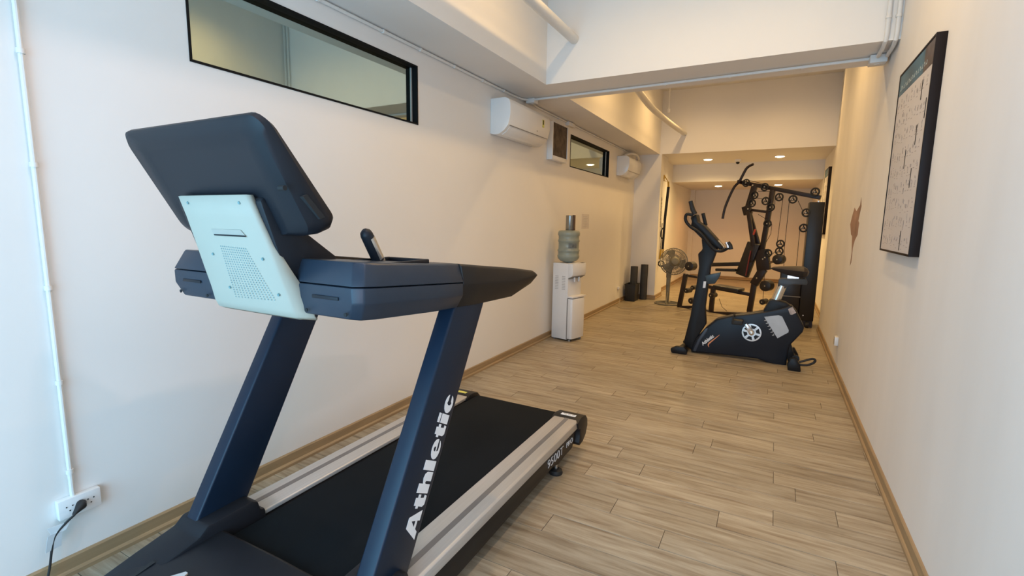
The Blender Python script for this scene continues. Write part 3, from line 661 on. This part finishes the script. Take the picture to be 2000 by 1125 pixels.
# handlebars: near loop, far loop
for dy, nm in ((-.14, 0), (.34, 1)):
    yy = YN + dy
    hb = smooth_path([bk(168, 128, yy), bk(130, 120, yy), bk(122, 155, yy), bk(150, 195, yy), bk(215, 240, yy), bk(290, 330, yy+.02), bk(340, 345, yy+.02), bk(375, 330, yy), bk(392, 322, yy)], 4)
    MB().tube(hb, .017, 10).build('handlebar', m_bk2, BK)
    up = [bk(180, 120, yy), bk(165, 90, yy), bk(152, 40, yy)]
    MB().tube(up, [.026, .025, .022], 10).build('grip', m_rubber, BK)
    MB().tube([bk(382, 325, yy-.01), bk(378, 305, yy-.01), bk(370, 292, yy-.01)], .019, 10).build('sensor_plate', m_chrome, BK)
    MB().tube([bk(400, 335, yy-.01), bk(395, 312, yy-.01), bk(380, 292, yy-.01)], .022, 10).build('grip_end', m_rubber, BK)
MB().tube([bk(352, 325), bk(335, 305), bk(318, 285)], .020, 10).build('sensor_plate', m_chrome, BK)
MB().tube([Vector((bk(215, 240).x, YN-.14, bk(215, 240).z)), Vector((bk(215, 240).x, YN+.34, bk(215, 240).z))], .016, 10).build('crossbar', m_bk2, BK)
MB().tube([bk(228, 114, YN+.2), bk(246, 190, YN+.2)], .02, 10).build('grip', m_rubber, BK)
# bottle holder
MB().prism([bk(a, c, YN+.03) for a, c in ((240,495),(335,475),(330,500),(300,545),(262,548),(250,535))], (0, .08, 0)).build('bottle_holder', mat('teal_grey_holder', (.03, .05, .065), .4), BK, bevel=.006)
MB().prism([bk(a, c, YN+.033) for a, c in ((232,530),(248,530),(243,570),(227,570))], (0, .003, 0)).build('white_label', m_white, BK)
# seat
MB().tube([bk(662, 668, YN+.08), bk(675, 640, YN+.08), bk(712, 555, YN+.08)], .046, 18).build('seat_post', m_chrome, BK)
MB().prism([bk(a, c, YN+.01) for a, c in ((595,712),(635,645),(655,640),(735,660),(765,680),(740,700),(600,730))], (0, .13, 0)).build('post_collar', m_bk2, BK, bevel=.012)
MB().prism([bk(a, c, YN+.04) for a, c in ((685,560),(690,520),(705,512),(860,515),(868,535),(862,552),(780,550),(740,565),(730,575))], (0, .08, 0)).build('seat_carriage', mat('carriage_grey', (.04, .045, .05), .45), BK, bevel=.006)
MB().box(bk(745, 505).x, bk(815, 515).x, YN+.05, YN+.11, bk(745, 517).z, bk(815, 500).z).build('seat_clamp', m_chrome, BK)
sr = []
for a, zt, zb, hw in ((640, 447, 452, .012), (660, 440, 462, .028), (700, 437, 475, .045), (750, 437, 492, .065), (800, 437, 502, .10), (845, 440, 506, .125), (868, 452, 500, .11), (876, 465, 482, .06)):
    pt, pb = bk(a, zt, YN+.06), bk(a, zb, YN+.06); cy = YN+.08; x = pt.x
    sr.append([(x, cy-hw, (pt.z*.6+pb.z*.4)), (x, cy-hw*.6, pt.z-.004), (x, cy, pt.z-.010), (x, cy+hw*.6, pt.z-.004), (x, cy+hw, (pt.z*.6+pb.z*.4)), (x, cy+hw*.5, pb.z), (x, cy-hw*.5, pb.z)])
MB().loft(sr).build('saddle', mat('saddle_vinyl', (.028, .020, .018), .5), BK, bevel=.006)
# chainring disc with cut-outs, crank and pedal
cc = bk(525, 843, YN-.012); cr = .098
disc = MB().lathe([(.0, 0), (.070, .004), (cr, .003), (cr, -.008), (0, -.008)], cc, (0, -1, 0), seg=36).build('chainring_disc', m_chrome, BK)
for k in range(6):
    a = PI/3*k + .3; cx, cz = math.cos(a), math.sin(a); tx_, tz_ = -cz, cx
    q = [(.045, -.014), (.080, -.030), (.080, .030), (.045, .014)]
    MB().prism([Vector((cc.x + cx*r + tx_*w_, YN-.0170, cc.z + cz*r + tz_*w_)) for r, w_ in q], (0, .004, 0)).build('cut_out', m_bk2, disc)
c2 = bk(488, 790, YN-.03)
crk = MB().loft([[Vector((cc.x, YN-.05, cc.z)) + Vector(v) for v in ((-.022, 0, -.012), (.02, 0, .018), (.02, .03, .018), (-.022, .03, -.012))], [Vector((c2.x, YN-.055, c2.z)) + Vector(v) for v in ((-.012, 0, -.006), (.012, 0, .010), (.012, .025, .010), (-.012, .025, -.006))]]).build('crank', m_chrome, BK, bevel=.004)
MB().lathe([(.026, 0), (.024, .012), (.010, .020)], (cc.x, YN-.045, cc.z), (0, -1, 0), seg=20).build('axle_cap', m_chrome, BK)
pc = bk(445, 775, YN-.10)
pdl = MB().box(pc.x-.065, pc.x+.045, YN-.16, YN-.06, pc.z-.03, pc.z+.02).build('pedal', m_rubber, BK, bevel=.01)
MB().tube([(pc.x-.05, YN-.16, pc.z), (pc.x-.055, YN-.15, pc.z+.06), (pc.x-.045, YN-.10, pc.z+.075), (pc.x-.045, YN-.06, pc.z+.05)], .010, 6).build('pedal_strap', m_rubber, pdl)
pb_ = bk(600, 900, YN+.26)
MB().box(pb_.x-.05, pb_.x+.05, YN+.20, YN+.30, pb_.z-.02, pb_.z+.02).build('pedal', m_rubber, BK, bevel=.008)
MB().bar((pb_.x, YN+.19, pb_.z), (cc.x, YN+.19, cc.z), .03, .025, (0, 1, 0)).build('crank', m_chrome, BK)
# silver-white service panel, tick marks, stickers
MB().prism([bk(a, c, YN-.0015) for a, c in ((602,747),(690,737),(712,745),(752,828),(750,842),(683,878))], (0, .003, 0)).build('side_panel', mat('pale_grey_panel', (.50, .54, .58), .4), BK)
b = MB()
for k in range(6):
    a, c = 603+k*9.5, 768+k*18
    b.prism([bk(a, c, YN-.0015), bk(a+10, c-3, YN-.0015), bk(a+10, c+1, YN-.0015), bk(a, c+4, YN-.0015)], (0, .003, 0)).prism([bk(a+9, c-9, YN-.0015), bk(a+12, c-9, YN-.0015), bk(a+12, c+4, YN-.0015), bk(a+9, c+4, YN-.0015)], (0, .003, 0))
b.build('scale_marks', m_grey, BK, smooth=False)
MB().prism([bk(a, c, YN-.0015) for a, c in ((748,700),(775,685),(798,722),(772,735),(760,732))], (0, .003, 0)).build('warning_sticker', mat('sticker_silver', (.45, .37, .33), .5, var=.3, scale=40), BK)
a, c = bk(228, 922, YN-.002), bk(305, 862, YN-.002); d = (c-a).normalized(); n = Vector((-d.z, 0, d.x)) if d.x > 0 else Vector((d.z, 0, -d.x))
text_mesh('Athletic', .050, d, n, a, 'body_lettering', m_white, BK, offset=.002, sx=(c-a).length/.18, shear=.2)
b = MB(); sw = [(262,930),(256,918),(262,905),(330,855),(327,861),(268,912),(263,920),(266,932)]
b.prism([bk(u, v, YN-.0015) for u, v in sw], (0, .003, 0)).build('orange_swoosh', m_orange, BK, smooth=False)
# stabilisers
fz = bk(105, 960, 5.77)
MB().bar((-.855, 5.78, .045), (-.80, 6.22, .045), .07, .06).build('front_stabiliser', m_bk2, BK, bevel=.01)
for y, x in ((5.765, -.865), (6.23, -.80)):
    MB().prism([(x-.085, y-.03, .0), (x-.10, y-.03, .05), (x-.04, y-.03, .085), (x+.05, y-.03, .09), (x+.09, y-.03, .05), (x+.085, y-.03, 0)], (0, .06, 0)).build('foot_cap', m_bk2, BK, bevel=.012)
MB().bar((.285, 5.72, .055), (.285, 6.20, .055), .06, .06).build('rear_stabiliser', m_bk2, BK, bevel=.01)
MB().prism([(.16, YN+.02, .30), (.24, YN+.02, .28), (.31, YN+.02, .05), (.24, YN+.02, .03)], (0, .12, 0)).build('rear_bracket', m_bk2, BK, bevel=.008)
for y in (5.70, 6.20):
    MB().prism([(.235, y-.03, .0), (.225, y-.03, .06), (.25, y-.03, .13), (.30, y-.03, .14), (.345, y-.03, .06), (.355, y-.03, 0)], (0, .06, 0)).build('foot_cap', m_bk2, BK, bevel=.012)
hd = smooth_path([(.33, 5.70, .07), (.40, 5.70, .075), (.455, 5.70, .105), (.47, 5.70, .135), (.45, 5.70, .150), (.41, 5.70, .135), (.33, 5.70, .095)], 4)
MB().tube(hd, .012, 8).build('lifting_handle', m_rubber, BK)
MB().lathe([(.035, -.012), (.035, .012)], (.30, 5.75, .12), (0, 1, 0), seg=16).build('transport_wheel', m_rubber, BK)

# ------------------------------------------------------------------ multi-gym
G = thing('weight_machine', 'dark multi-gym with weight tower, lat bar and pulleys behind the bike', 'weight machine', (-.2, 8.6, 0))
gn = Vector((.4, 1, 0)); gm = gn.normalized()
def g(u, v, off=0.0): return atp(u, v, gn, 8.5 + off*gn.length)
def c1(a, c, off=0.0): return g(1260+a/4.6875, 280+c/4.6875, off)
def c2_(a, c, off=0.0): return g(1260+a/4.3275, 440+c/4.3275, off)
m_gy = mat('black_red_frame', (.016, .008, .008), .4, var=.15)
m_pad = mat('black_vinyl', (.016, .012, .011), .45, var=.1)
def gbar(p, q, w=.07, d=.06, name='frame_tube', m=m_gy, bev=.004): return MB().bar(p, q, w, d, gm).build(name, m, G, bevel=bev)
gbar(c1(855, 352), c1(1605, 497), .06, .06, 'top_beam')
gbar(c1(1005, 385), c1(945, 580), .08, .06, 'front_column')
gbar(c1(1170, 425), c1(1065, 1010), .066, .06, 'rear_column')
gbar(c1(975, 610), c1(1135, 630), .04, .04, 'cross_brace')
gbar(c1(925, 575), c1(945, 650), .12, .08, 'pivot_bracket')
gbar(c1(945, 620, -.05), c1(990, 940, -.05), .055, .045, 'press_arm')
gbar(c1(990, 940, -.05), c1(975, 1090, -.05), .05, .045, 'press_arm')
gbar(c1(950, 620, .06), c1(1060, 1010, .06), .06, .05, 'press_arm')
gbar(c2_(985, 205), c2_(1005, 380), .19, .08, 'pivot_block')
gbar(c2_(1000, 370), c2_(920, 500), .12, .07, 'lower_column')
gbar(c2_(925, 480), c2_(882, 728), .075, .06, 'lower_column')
gbar(c2_(870, 735), c2_(900, 735), .05, .10, 'floor_foot')
gbar(c2_(515, 515), c2_(910, 588), .055, .05, 'seat_beam')
gbar(c2_(600, 512, -.02), c2_(815, 548, -.02), .05, .24, 'bench_pad', m_pad, .012)
gbar(c2_(555, 332), c2_(830, 325), .065, .10, 'rear_pad', m_pad, .012)
gbar(c2_(600, 375, -.1), c2_(770, 380, -.1), .045, .08, 'hand_grip', m_rubber, .012)
bpd = gbar(c2_(925, 150, -.02), c2_(820, 425, -.02), .20, .09, 'backrest', m_pad, .015)
MB().tube([c2_(893, 215, -.078), c2_(850, 425, -.078)], .010, 8).build('red_piping', mat('dark_red_trim', (.20, .03, .025), .45), bpd)
MB().tube([c2_(932, 35, -.06), c2_(915, 80, -.06)], .014, 8).build('red_piping', mat('bright_red_trim', (.55, .07, .04), .45), bpd)
gbar(c2_(345, 410), c2_(288, 690), .07, .06, 'front_leg')
gbar(c2_(278, 690), c2_(420, 690), .045, .06, 'base_rail')
gbar(c2_(365, 425), c2_(450, 440), .04, .05, 'frame_tube')
gbar(c2_(578, 520), c2_(555, 745), .07, .06, 'front_leg')
gbar(c2_(420, 690, .02), c2_(560, 738, .02), .045, .06, 'base_rail')
gbar(c2_(540, 740), c2_(900, 752), .05, .06, 'base_rail')
gbar(c2_(880, 752), c2_(1330, 860), .05, .06, 'base_rail')
gbar(c2_(980, 490), c2_(1040, 500), .04, .05, 'frame_tube')
gbar(c2_(1030, 325), c2_(1100, 300), .035, .04, 'frame_tube', mat('worn_brass_bar', (.20, .12, .05), .5))
def roller(a, c, r, w=.16, name='foam_roller', f=c2_):
    p = f(a, c); MB().lathe([(r*.8, -w/2), (r, -w/2+.01), (r, w/2-.01), (r*.8, w/2)], p, gm, seg=18).build(name, m_pad, G)
    MB().lathe([(.010, 0), (.010, .006)], p - gm*(w/2+.001), -gm, seg=8).build('end_bolt', m_chrome, G)
for a, c, r in ((388, 345, .08), (365, 550, .045), (418, 525, .04), (405, 635, .055), (575, 590, .045), (1030, 510, .085), (1133, 288, .075), (1005, 645, .045)): roller(a, c, r)
pulleys = []
for a, c in ((925,362),(1095,400),(1000,475),(978,548),(1103,528),(1228,492),(1150,585),(1120,735),(1353,512),(1557,445),(1475,635),(1450,775),(1238,920),(1228,988),(1125,1005)):
    p = c1(a, c, -.055); pulleys.append(p)
    w = MB().ring(p, gm, .052, .012, 20, 6).lathe([(.018, -.014), (.018, .014)], p, gm, seg=10)
    for k in range(3):
        d = (Vector((0, 0, 1))*math.cos(k*2.09) + Vector((0, 0, 1)).cross(gm)*math.sin(k*2.09)); w.bar(p, p + d*.05, .012, .01, gm)
    o = w.build('pulley', m_rubber, G)
    MB().lathe([(.011, 0), (.009, .006)], p - gm*.015, -gm, seg=8).build('pulley_bolt', m_chrome, o)
for P in ([(1262,500),(1210,900)], [(1320,530),(1275,960),(1270,1125),(1262,1250)], [(1400,525),(1450,635)], [(1415,800),(1385,1120)], [(1160,740),(1150,830),(1108,905)], [(1190,500),(1188,560)], [(1020,500),(1080,510)], [(1035,440),(1150,440)], [(1035,650),(1110,695)], [(1195,985),(1165,1015)], [(950,340),(1080,370)]):
    MB().tube([c1(a, c, -.055) for a, c in P], .004, 6).build('cable', m_rubber, G)
for P in ([(1010,390),(1000,560),(995,640)], [(1145,400),(1140,470)], [(625,620),(650,690),(690,725)]): MB().tube([c2_(a, c, 0) for a, c in P], .004, 6).build('cable', m_rubber, G)
lb_ = smooth_path([c1(a, c, -.12) for a, c in ((992,190),(960,205),(930,228),(905,270),(862,350),(820,395),(780,470),(738,570),(722,625),(710,690))], 3)
MB().tube(lb_, .020, 10).build('lat_bar', m_gy, G)
MB().bar(c1(855, 352, -.12), c1(880, 360, 0), .05, .05, gm).build('bar_hook', m_gy, G, bevel=.004)
tw = MB().box(.415, .605, 8.26, 8.66, .10, 1.835).build('weight_tower', mat('tower_black', (.010, .009, .009), .4), G, bevel=.008)
MB().box(.13, .415, 8.28, 8.62, .06, .82).build('lower_shroud', mat('tower_black_lower', (.012, .009, .008), .35), G, bevel=.02)
MB().box(.13, .42, 8.272, 8.28, .44, .452).build('shroud_seam', m_acd, G)
for p in (c1(1585, 533), Vector((.47, 8.25, .18))): MB().lathe([(.012, 0), (.010, .006)], Vector((p.x, 8.258, p.z)), (0, -1, 0), seg=8).build('tower_bolt', m_chrome, tw)
MB().lathe([(.045, -.02), (.045, .02)], (.53, 8.26, .045), (1, 0, 0), seg=16).build('transport_wheel', m_rubber, G)
MB().box(.42, .60, 8.30, 8.62, .0, .10).build('tower_base', m_gy, G)
for k, (u, v, o_) in enumerate(((1470, 362, -.04), (1495, 385, 0), (1461, 408, -.06), (1490, 506, -.06), (1494, 503, -.06), (1478, 543, -.06))):
    MB().lathe([(.014, 0), (.010, .008)], g(u, v, -.05 + o_), -gm, seg=8).build('end_bolt', m_chrome, G)

# ------------------------------------------------------------------ fan, mats, suspension trainer
FY = 9.3
F = thing('floor_fan', 'dusty grey-green pedestal fan facing away beside the column', 'fan', (-1.62, FY, 0))
m_fan = mat('dusty_fan_plastic', (.20, .18, .125), .6, var=.15)
m_cage = mat('fan_cage_wire', (.24, .215, .16), .5)
fc = Vector((-1.60, FY, .80)); fa = Vector((.35, -1, .1)).normalized()
b = MB(); R0 = .245
for rr, dd in ((R0, 0), (R0, .03), (.20, .075), (.12, .10), (.20, -.05), (.12, -.07)): b.ring(fc + fa*dd, fa, rr, .005 if rr < R0 else .008, 28, 5)
e1 = fa.orthogonal().normalized(); e2 = fa.cross(e1)
for k in range(48):
    d = e1*math.cos(2*PI*k/48) + e2*math.sin(2*PI*k/48)
    b.tube([fc + d*R0, fc + d*.20 + fa*.075, fc + d*.12 + fa*.10, fc + d*.05 + fa*.105], .0045, 4)
    b.tube([fc + d*R0, fc + d*.20 - fa*.05, fc + d*.04 - fa*.08], .004, 4)
cg = b.build('guard_cage', m_cage, F); cg['kind'] = 'stuff'
for k in range(3):
    R = []
    for r_, a0, a1, tw_ in ((.05, -.25, .25, .03), (.13, -.45, .5, .03), (.21, -.35, .55, .02), (.225, -.1, .35, .01)):
        rg = []
        for a, h in ((a0, -tw_), (a1, tw_), (a1, tw_+.004), (a0, -tw_+.004)):
            t_ = a + k*2*PI/3; rg.append(fc + (e1*math.cos(t_) + e2*math.sin(t_))*r_ + fa*h)
        R.append(rg)
    MB().loft(R).build('blade', m_fan, F)
MB().lathe([(.02, -.02), (.085, .02), (.09, .08), (.085, .15), (.06, .19), (.02, .20)], fc, fa, seg=20).build('motor_housing', m_fan, F)
MB().tube([fc + Vector((-.01, -.05, -.05)), (-1.665, FY-.02, .62), (-1.67, FY, .50)], [.05, .05, .045], 12).build('neck', m_fan, F)
MB().tube([(-1.67, FY, .52), (-1.67, FY, .30), (-1.67, FY, .035)], [.040, .036, .028], 12).build('pole', m_fan, F)
MB().ring((-1.66, FY, .014), (0, 0, 1), .23, .013, 32, 8).bar((-1.88, FY, .02), (-1.44, FY, .02), .03, .018).bar((-1.66, FY-.22, .02), (-1.66, FY+.22, .02), .03, .018).build('base', m_fan, F)
MB().tube([(-1.66, FY-.21, .03), (-1.665, FY-.03, .22)], .012, 8).build('brace', m_fan, F)
MB().box(-1.695, -1.645, FY-.055, FY-.03, .36, .46).build('speed_panel', m_fan, F, bevel=.004)
o = MB().tube(smooth_path([(-2.46, 8.88, .27), (-2.45, 8.86, .15), (-2.44, 8.80, .03), (-2.42, 8.62, .006), (-2.30, 8.35, .005), (-2.10, 8.45, .005), (-1.95, 8.9, .005), (-1.80, 9.12, .006)]), .005, 8).build('extension_cable', mat('beige_cable', (.42, .35, .26), .6), None)
tag(o, 'thin pale cable on the floor from the far left socket to the fan', 'cable')
# rolled mats in a bin
m_mat = mat('charcoal_foam_mat', (.045, .045, .046), .8, var=.15)
def rolled(x, y, z0, z1, r, label):
    prof = []; n = 70
    out = []
    for k in range(n):
        a = k/n*2*PI*3.2; rr = r - .011*(a/(2*PI)); out.append((a, rr))
    pts = [(x+math.cos(a)*rr, y+math.sin(a)*rr) for a, rr in out] + [(x+math.cos(a)*(rr-.008), y+math.sin(a)*(rr-.008)) for a, rr in reversed(out)]
    N_ = len(out); vs = [(a, c, z0) for a, c in pts] + [(a, c, z1) for a, c in pts]; fs = []
    for k in range(len(pts)): fs.append((k, (k+1) % len(pts), len(pts)+(k+1) % len(pts), len(pts)+k))
    for k in range(N_-1):
        a, c = k, 2*N_-1-k
        fs.append((a, a+1, c-1, c)); fs.append((2*N_+a, 2*N_+c, 2*N_+c-1, 2*N_+a+1))
    b = MB().add(vs, fs); b.lathe([(r-.036, z0+.002), (r-.036, z1-.015)], (x, y, 0), seg=14)
    o = b.build('rolled_mat', m_mat, None, angle=60); tag(o, label, 'exercise mat', 'rolled mats in the corner')
rolled(-2.345, 9.40, .018, .66, .072, 'dark grey rolled mat standing in the black bin in the corner')
rolled(-2.195, 9.595, .003, .69, .072, 'dark grey rolled mat standing right of the black bin')
t = thing('storage_bin', 'small black bin holding a rolled mat in the left corner by the column', 'bin', (-2.35, 9.33, 0))
b = MB(); x0, x1, y0, y1, zt = -2.455, -2.25, 9.18, 9.50, .33
rg = lambda ex, z, i=0: [(x0+i-ex, y0+i-ex, z), (x1-i+ex, y0+i-ex, z), (x1-i+ex, y1-i+ex, z), (x0+i-ex, y1-i+ex, z)]
b.loft([rg(-.012, 0), rg(0, zt), rg(0, zt, .008), rg(-.012, .012, .008)])
b.build('bin_shell', m_rubber, t, bevel=.003)
b = MB()
for xa, xb, ya, yb in ((x0-.006, x1+.006, y0-.006, y0), (x0-.006, x1+.006, y1, y1+.006), (x0-.006, x0, y0, y1), (x1, x1+.006, y0, y1)): b.box(xa, xb, ya, yb, zt-.02, zt)
b.build('rim', m_rubber, t)
# suspension trainer on the column side
TY = 10.0; xw = -2.0
t = thing('suspension_trainer', 'black and yellow suspension trainer hanging on the side of the column', 'suspension trainer', (xw+.05, TY, .7))
m_str = mat('black_webbing', (.014, .012, .012), .8); m_yel = mat('yellow_webbing', (.50, .30, .03), .7)
MB().box(xw, xw+.012, TY-.03, TY+.03, 2.36, 2.44).build('anchor_plate', m_yel, t)
MB().tube([(xw+.01, TY, 2.42), (xw+.01, TY-.02, 2.33), (xw+.09, TY-.01, 2.30), (xw+.02, TY, 2.41)], .009, 6).build('anchor_ring', m_yel, t)
MB().bar((xw+.09, TY-.01, 2.31), (xw+.10, TY-.01, 2.20), .035, .006).build('top_strap', m_yel, t)
MB().bar((xw+.10, TY-.01, 2.21), (xw+.065, TY-.01, 1.55), .05, .012).build('main_strap', m_str, t)
MB().bar((xw+.068, TY-.01, 1.57), (xw+.055, TY-.01, .98), .045, .014).build('lower_strap', m_str, t)
MB().tube(smooth_path([(xw+.06, TY-.02, 1.42), (xw+.02, TY-.04, 1.36), (xw+.015, TY-.04, 1.24), (xw+.055, TY-.02, 1.18)]), .012, 6).build('strap_loop', m_str, t)
MB().bar((xw+.03, TY-.04, .98), (xw+.02, TY-.05, .78), .04, .008).build('yellow_strap', m_yel, t)
MB().bar((xw+.07, TY-.02, .99), (xw+.06, TY-.03, .80), .03, .008).build('yellow_strap', m_yel, t)
MB().ring((xw+.06, TY-.09, .70), (0, 1, 0), .055, .012, 18, 6).build('hand_loop', m_str, t)
MB().tube([(xw+.02, TY-.02, 1.50), (xw+.02, TY-.02, .85)], .008, 6).build('cord', m_str, t)
# printed lettering down the column side
b = MB(); r = random.Random(5)
for k in range(22):
    z = 1.98-.026*k
    b.box(xw, xw+.0012, 9.86+.01*(k % 2), 9.98-.02*r.random(), z, z+.014)
o = b.build('column_lettering', mat('grey_print', (.13, .11, .09), .7), None, smooth=False); tag(o, 'faint vertical lettering on the side face of the column', 'lettering')
